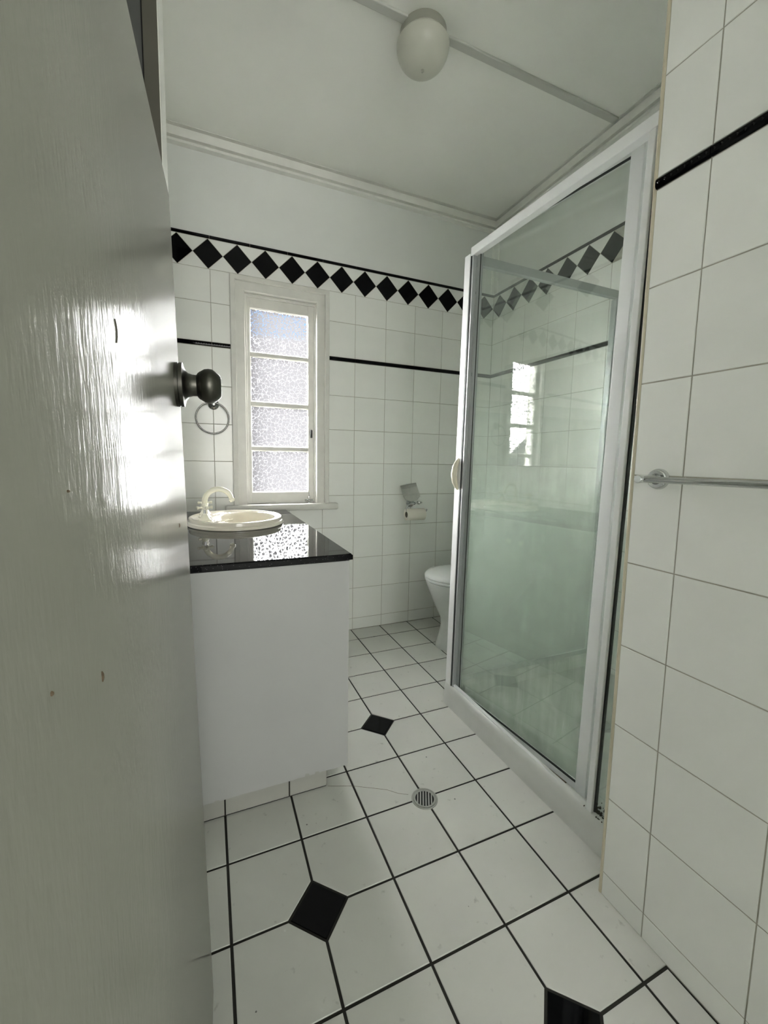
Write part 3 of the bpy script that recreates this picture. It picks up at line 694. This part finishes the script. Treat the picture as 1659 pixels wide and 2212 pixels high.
for d, r in ((-.062, .019), (-.064, .021), (-.064, .036), (-.063, .038), (.063, .038), (.064, .036), (.064, .021), (.062, .019)):
    rr.append([bm.verts.new((d, r*math.cos(2*math.pi*k/n), r*math.sin(2*math.pi*k/n))) for k in range(n)])
rr.append(rr[0])
for p, q in zip(rr, rr[1:]):
    for k in range(n): bm.faces.new((p[k], p[(k+1) % n], q[(k+1) % n], q[k]))
obj('paper', bm, 'paper', rl, smooth=True)
bm = bmesh.new(); rr = []
for d, r in ((-.0625, .0188), (.0625, .0188), (.0625, .0178), (-.0625, .0178)):
    rr.append([bm.verts.new((d, r*math.cos(2*math.pi*k/n), r*math.sin(2*math.pi*k/n))) for k in range(n)])
rr.append(rr[0])
for p, q in zip(rr, rr[1:]):
    for k in range(n): bm.faces.new((p[k], p[(k+1) % n], q[(k+1) % n], q[k]))
obj('cardboard_core', bm, 'card', rl, smooth=True)

# ------------------------------------------------------------------ toilet
to = empty('toilet', (1.45, .525, 0)); tag(to, 'white ceramic toilet with closed lid behind the shower screen', 'toilet')
def pan_ring(bm, xf, xb, hw, z, n=40, p=2.4, dx=1.45):
    """front rounded, back squarer"""
    out = []
    c = xf+(hw*1.25); c = min(c, (xf+xb)/2)
    for k in range(n):
        t = 2*math.pi*k/n; ct, st = math.cos(t), math.sin(t)
        if ct < 0: x = c+(c-xf)*ct*abs(ct)**0.02; y = hw*math.copysign(abs(st)**.95, st)
        else: x = c+(xb-c)*abs(ct)**(2/4.0); y = hw*math.copysign(abs(st)**(2/3.2), st)
        out.append(bm.verts.new((x-dx, y, z)))
    return out
bm = bmesh.new()
rs = [pan_ring(bm, *q) for q in ((1.192, 1.62, .108, 0), (1.196, 1.62, .106, .02), (1.212, 1.62, .100, .07), (1.226, 1.62, .099, .125), (1.222, 1.64, .106, .17), (1.195, 1.68, .125, .225), (1.165, 1.74, .150, .29), (1.140, 1.79, .172, .35), (1.127, 1.80, .181, .385), (1.124, 1.80, .182, .398), (1.130, 1.80, .178, .402))]
skin(bm, rs); obj('bowl', bm, 'toilet', to, smooth=True)
bm = bmesh.new(); rs = [pan_ring(bm, *q) for q in ((1.124, 1.60, .184, .4035), (1.119, 1.60, .188, .408), (1.119, 1.60, .188, .416), (1.124, 1.60, .184, .420))]; skin(bm, rs); obj('seat', bm, 'seatplastic', to, smooth=True)
bm = bmesh.new(); rs = [pan_ring(bm, *q) for q in ((1.122, 1.60, .186, .4215), (1.117, 1.60, .190, .426), (1.119, 1.60, .189, .434), (1.128, 1.595, .182, .441), (1.155, 1.58, .160, .445), (1.22, 1.54, .11, .447))]; skin(bm, rs); obj('lid', bm, 'seatplastic', to, smooth=True)
bm = bmesh.new(); box(bm, (1.625-1.45, -.19, .40), (1.80-1.45, .19, .78), 0, .02); obj('cistern', bm, 'toilet', to, smooth=True)
bm = bmesh.new(); box(bm, (1.620-1.45, -.195, .78), (1.802-1.45, .195, .81), 0, .01); cl = obj('cistern_lid', bm, 'toilet', to, smooth=True)
bm = bmesh.new(); lathe(bm, [(0, .022), (.005, .022), (.007, .018), (.007, 0)], (1.71-1.45, 0, .81), n=20); obj('flush_button', bm, 'chrome', cl, smooth=True)

# ------------------------------------------------------------------ shower tray
XA, XB = .938, .954       # outer base line far / near
tray = empty('shower_tray', (.95, 0, 0)); tag(tray, 'white shower tray with raised hob under the glass screen', 'shower tray'); tray.location = (0, 0, 0)
def hobx(y): return XA+(XB-XA)*(.03-y)/(.03+.76)
bm = bmesh.new()
prof = [(0, .0), (.001, .070), (.003, .088), (.008, .097), (.014, .101), (.024, .102), (.026, .098), (.028, .058), (.120, .055), (.122, .045)]
secs = []
for y in (YN+.001, -.4, .0, .030, .040, .043):
    k = 1 if y <= .03 else (.85 if y < .042 else .3)
    secs.append([bm.verts.new((hobx(y)+px+(0 if y <= .03 else (.043-.03)*(y-.03)/.013*.4), y, pz*(.98 if y > .04 else 1))) for px, pz in prof])
for a, b in zip(secs, secs[1:]):
    for k in range(len(prof)-1): bm.faces.new((a[k], a[k+1], b[k+1], b[k]))
bm.faces.new(secs[-1]); bm.faces.new(secs[0])
obj('hob', bm, 'acrylic', tray, smooth=True)
bx('back_hob', (1.0, -.02, 0), (XR-.001, .043, .10), 'acrylic', tray, .008)
bx('tray_base', (.96, YN+.001, 0), (XR-.001, .02, .048), 'acrylic', tray, .004)
bm = bmesh.new(); lathe(bm, [(0, .045), (.003, .045), (.004, .038), (.002, .0)], (1.40, -.40, .048), n=24); obj('waste', bm, 'chrome', tray, smooth=True)

# ------------------------------------------------------------------ shower screen
sc_ = empty('shower_screen', (.957, 0, .1)); tag(sc_, 'corner shower screen with white aluminium frame and soap-streaked glass door', 'shower screen')
LEAN = math.radians(1.15)
sc_.rotation_euler = (LEAN, 0, math.atan((XB-XA)/.79))
# local axes: x to the right wall, y along the front, z up; local origin at the corner, .1 above the floor
def sp(name, a, b, mat, parent=None, bev=.0012): return bx(name, a, b, mat, parent or sc_, bev)
HT = 1.814
post = sp('corner_post', (-.014, -.004, -.002), (.010, .034, HT-.012), 'aluminium', bev=.002)
sp('seal_strip', (-.0125, -.010, .0), (.006, -.004, HT-.02), 'seal')
sp('strike_channel', (-.010, -.020, .0), (.008, -.010, HT-.02), 'silver')
sp('head_rail', (-.014, -.835, HT-.024), (.014, -.006, HT+.008), 'aluminium', bev=.002)
sp('sill_rail', (-.007, -.835, .003), (.004, -.006, .012), 'aluminium', bev=.0015)
JY = -.725
sp('jamb_stile', (-.013, JY, .010), (.014, JY+.018, HT-.024), 'aluminium', bev=.002)
g_ = sp('fixed_glass', (.001, -.835, .012), (.006, JY, HT-.024), 'glassclean', bev=0)
sp('seal_strip', (-.004, JY-.004, .012), (.006, JY, HT-.024), 'seal', bev=0)
sp('seal_strip', (-.002, -.835, .012), (.010, JY, .015), 'seal', bev=0)
sp('seal_strip', (-.002, -.835, HT-.028), (.010, JY, HT-.024), 'seal', bev=0)
# door leaf, standing slightly ajar into the cubicle at its near end
DW = .606; GB, GT = -.006, 1.813
door = empty('shower_door'); door.parent = sc_; door.location = (.012, -.022, 0); door.rotation_euler = (0, 0, math.radians(5.1))
def dp(name, a, b, mat, bev=.0012): return bx(name, a, b, mat, door, bev)
dp('door_stile', (-.006, -.018, GB-.022), (.010, .0, GT+.010), 'silver')
dp('door_stile', (-.010, -DW-.022, GB-.026), (.012, -DW+.014, GT+.026), 'aluminium', .002)
dp('door_rail', (-.006, -DW+.013, GB-.024), (.010, -.004, GB), 'aluminium', .0015)
dp('door_rail', (-.006, -DW+.013, GT), (.010, -.004, GT+.024), 'aluminium', .0015)
dp('door_glass', (.000, -DW+.012, GB-.002), (.005, -.016, GT+.002), 'glass', 0)
dp('soap_film', (.0056, -DW+.013, GB-.001), (.0062, -.017, 1.30), 'film', 0)
bm = bmesh.new()
for a, b in (((-.0065, -.0195, GB), (-.003, -.018, GT)), ((-.0068, -DW+.014, GB-.001), (.0, -.018, GB+.0022)), ((-.0068, -DW+.014, GT-.0022), (.0, -.018, GT+.001))): box(bm, a, b)
obj('glass_gasket', bm, 'seal', door)
# cream bow handle
bm = bmesh.new(); tube(bm, [(-.012, .010, .872), (-.018, .014, .885), (-.025, .018, .905), (-.029, .020, .937), (-.026, .018, .967), (-.019, .013, .990), (-.012, .009, 1.002)], [.005, .009, .0115, .0125, .0115, .009, .005], 14)
obj('door_handle', bm, 'cream', sc_, smooth=True)
# return panel
RX = XR-.957-.004
ret = empty('return_panel'); ret.parent = sc_; ret.rotation_euler = (0, 0, -math.atan((XB-XA)/.79))
def rp(name, a, b, mat, bev=.0012): return bx(name, a, b, mat, ret, bev)
rp('top_rail', (.008, .004, HT-.040), (RX, .030, HT-.006), 'silver')
rp('bottom_rail', (.008, .004, .002), (RX, .030, .026), 'silver')
rp('wall_channel', (RX-.030, .002, .026), (RX, .032, HT-.044), 'silver')
rp('panel_glass', (.008, .014, .024), (RX-.004, .019, HT-.038), 'glassclean', 0)
rp('soap_film', (.010, .0125, .026), (RX-.006, .0135, 1.25), 'film', 0)
rp('soap_film', (.010, .0105, .026), (RX-.006, .0115, 1.20), 'film', 0)
# grime and mould at the door foot
bm = bmesh.new()
for k in range(26):
    t = random.random(); box(bm, (-.012+.004*t-.003, -.60-.075*random.random()-.006, .016), (-.004, -.60-.075*random.random(), .024+.012*random.random()))
bm.free()
o = dp('door_block', (-.014, -DW+.045, GB-.040), (.000, -DW+.115, GB-.025), 'soil', .002); o['label'] = 'rust-stained block under the door foot'
o = dp('door_block', (-.012, -DW+.050, GT+.024), (.002, -DW+.155, GT+.036), 'seal'); o['label'] = 'dark block painting in the shaded gap above the door'  # dark piece added for the shade in the gap under the head rail
o = dp('pivot_packer', (-.012, -DW+.010, GT+.024), (.002, -DW+.048, GT+.038), 'aluminium')
# ------------------------------------------------------------------ towel rail on the side wall
rail = empty('towel_rail', (XN, -.893, 1.059)); tag(rail, 'chrome towel rail on the tiled wall beside the shower', 'towel rail')
for dy in (0, -.55):
    bm = bmesh.new(); lathe(bm, [(0, .0225), (.004, .0225), (.010, .0205), (.012, .0185), (.012, .012), (.020, .0085), (.055, .0085), (.068, .0085), (.0695, .0075), (.0695, 0)], (0, dy, 0), (-1, 0, 0), 28)
    obj('bracket', bm, 'chrome', rail, smooth=True)
bm = bmesh.new(); tube(bm, [(-.056, -.006, 0), (-.056, -.544, 0)], .0066, 18); obj('rail', bm, 'chrome', rail, smooth=True)

# ------------------------------------------------------------------ floor drain
dr = empty('floor_drain', (.598, -.4065, 0)); tag(dr, 'round metal floor drain with slotted grate between the white tiles', 'drain')
bm = bmesh.new(); n = 48; rr = []
for r, z in ((.0385, -.004), (.0425, -.002), (.0425, .0014), (.0415, .0024), (.0385, .0024), (.0375, .0016), (.0365, -.004)):
    rr.append([bm.verts.new((r*math.cos(2*math.pi*k/n), r*math.sin(2*math.pi*k/n), z)) for k in range(n)])
rr.append(rr[0])
for p, q in zip(rr, rr[1:]):
    for k in range(n): bm.faces.new((p[k], p[(k+1) % n], q[(k+1) % n], q[k]))
obj('rim', bm, 'steel', dr, smooth=True)
bm = bmesh.new(); lathe(bm, [(0, .0366), (.0002, 0)], (0, 0, .0004), n=40); obj('well', bm, 'dark', dr)
# grate: ring plus bars, turned so the slots point at the doorway
bm = bmesh.new(); rr = []
for r, z in ((.0300, .0008), (.0300, .0019), (.0362, .0019), (.0362, .0008)):
    rr.append([bm.verts.new((r*math.cos(2*math.pi*k/n), r*math.sin(2*math.pi*k/n), z)) for k in range(n)])
rr.append(rr[0])
for p, q in zip(rr, rr[1:]):
    for k in range(n): bm.faces.new((p[k], p[(k+1) % n], q[(k+1) % n], q[k]))
for k in range(-3, 3):
    xx = (k+.5)*.0089; hl = math.sqrt(.0305**2-xx**2); box(bm, (xx-.0021, -hl, .0008), (xx+.0021, hl, .0019))
o = obj('grate', bm, 'steel', dr); o.rotation_euler = (0, 0, math.radians(-28))

# ------------------------------------------------------------------ ceiling lamp
lp = empty('ceiling_light', (.765, .062, ZC)); tag(lp, 'unlit opal glass ceiling light with a small bottom knob', 'ceiling light')
bm = bmesh.new(); lathe(bm, [(0, .084), (-.004, .088), (-.030, .089), (-.036, .084)], (0, 0, 0), n=40); obj('base_ring', bm, 'globebase', lp, smooth=True)
bm = bmesh.new(); pr = [(-.032, .086)]
for k in range(0, 15):
    a = math.pi/2*k/14; pr.append((-.050-.082*math.sin(a), .100*math.cos(a)**.85 if k < 14 else 0))
lathe(bm, pr, (0, 0, 0), n=40, capstart=True); obj('opal_shade', bm, 'globe', lp, smooth=True)
bm = bmesh.new(); lathe(bm, [(-.130, .0065), (-.135, .0065), (-.138, .004), (-.1385, 0)], (0, 0, 0), n=16); obj('finial', bm, 'globebase', lp, smooth=True)

# ------------------------------------------------------------------ entrance door leaf
dl = empty('door_1', (-.0615, -.68, 1.09)); structure(dl, 'open cream gloss door with a dark round knob')
dl.rotation_euler = (0, math.radians(-1.25), -math.radians(2.2))
LW = .815
bm = bmesh.new(); box(bm, (-.036, -LW, -1.078), (0, 0, .4235), 0, .003); obj('leaf', bm, 'door', dl, smooth=True)
bm = bmesh.new(); lathe(bm, [(0, .034), (.0045, .034), (.005, .0315), (.0055, .0315), (.006, .034), (.011, .034), (.012, .029), (.014, .024), (.018, .019), (.024, .0168), (.031, .0165), (.031, .018)], (0.0, -.060, .112), (1, 0, 0), 40)
k1 = obj('rose', bm, 'darksteel', dl, smooth=True)
bm = bmesh.new(); lathe(bm, [(.030, .0165), (.032, .0195), (.0355, .0225), (.036, .0220), (.0365, .0228), (.042, .0262), (.048, .0272), (.054, .0265), (.061, .0215), (.066, .0165), (.0665, .014), (.0665, 0)], (0.0, -.060, .112), (1, 0, 0), 40)
obj('door_knob', bm, 'darksteel', k1, smooth=True)
for z in (-.88, .25):
    bm = bmesh.new(); lathe(bm, [(0, .006), (.09, .006)], (.002, -LW-.003, z), n=10); obj('hinge', bm, 'steel', dl, smooth=True)

# paint chips and a scratch on the door face
for k, (y, z, ln, cv) in enumerate(((-.450, .086, .016, .004), (-.5415, -.1225, .006, .0005), (-.569, -.018, .0012, 0), (-.129, -.102, .006, .0006), (-.606, -.096, .002, 0))):
    bm = bmesh.new(); pts = [(.0003, y+cv*math.sin(t*math.pi), z+ln*(t-.5)) for t in [i/6 for i in range(7)]]
    tube(bm, pts, [.0003, .0006, .0008, .0008, .0008, .0006, .0003] if k else .0004, 5); o = obj('paint_chip', bm, 'soil' if k else 'taupe', dl)
# hairline crack running from the plinth to the drain
bm = bmesh.new(); pc = [(.322, -.240, .0002), (.352, -.252, .0002), (.396, -.269, .0002), (.451, -.300, .0002), (.498, -.327, .0002), (.527, -.355, .0002), (.556, -.372, .0002)]
tube(bm, pc, .00055, 4); obj('hairline_crack', bm, 'soil', floor)
# flaked dark patch under the window sill nose
bm = bmesh.new()
for k in range(9):
    x = .268+.012*k+random.uniform(-.003, .003); w = random.uniform(.004, .009); box(bm, (x-w, D-.034, .787+random.uniform(-.001, .001)), (x+w, D-.028, .7905+random.uniform(0, .002)), 0, .001)
o = obj('damaged_patch', bm, 'mould', win); o['label'] = 'dark flaked paint under the sill'
# mould where the fixed glass meets the hob
bm = bmesh.new()
for k in range(60):
    y = JY-.004-abs(random.gauss(0, .018)); z = .013+abs(random.gauss(0, .018)); r = random.uniform(.0006, .0022)
    box(bm, (-.0015, y-r, z-r), (.0008, y+r, z+r))
for k in range(26):
    y = JY+.030-random.random()*.10; r = random.uniform(.0008, .0022); box(bm, (-.010+random.uniform(-.002, .003), y-r, .0115), (-.004, y+r, .0135))
o = obj('mould_spots', bm, 'mould', sc_); o['kind'] = 'stuff'
# etched square mark in the lower far corner of the door glass
bm = bmesh.new()
for a, b in (((0, 0), (.014, .0012)), ((0, .0128), (.014, .014)), ((0, 0), (.0012, .014)), ((.0128, 0), (.014, .014)), ((.003, .009), (.011, .0102)), ((.004, .003), (.0052, .009)), ((.008, .003), (.0092, .009))):
    box(bm, (-.0004, -.050+a[0], GB+.020+a[1]), (.0001, -.050+b[0], GB+.020+b[1]))
obj('etched_mark', bm, 'greyboard', door)
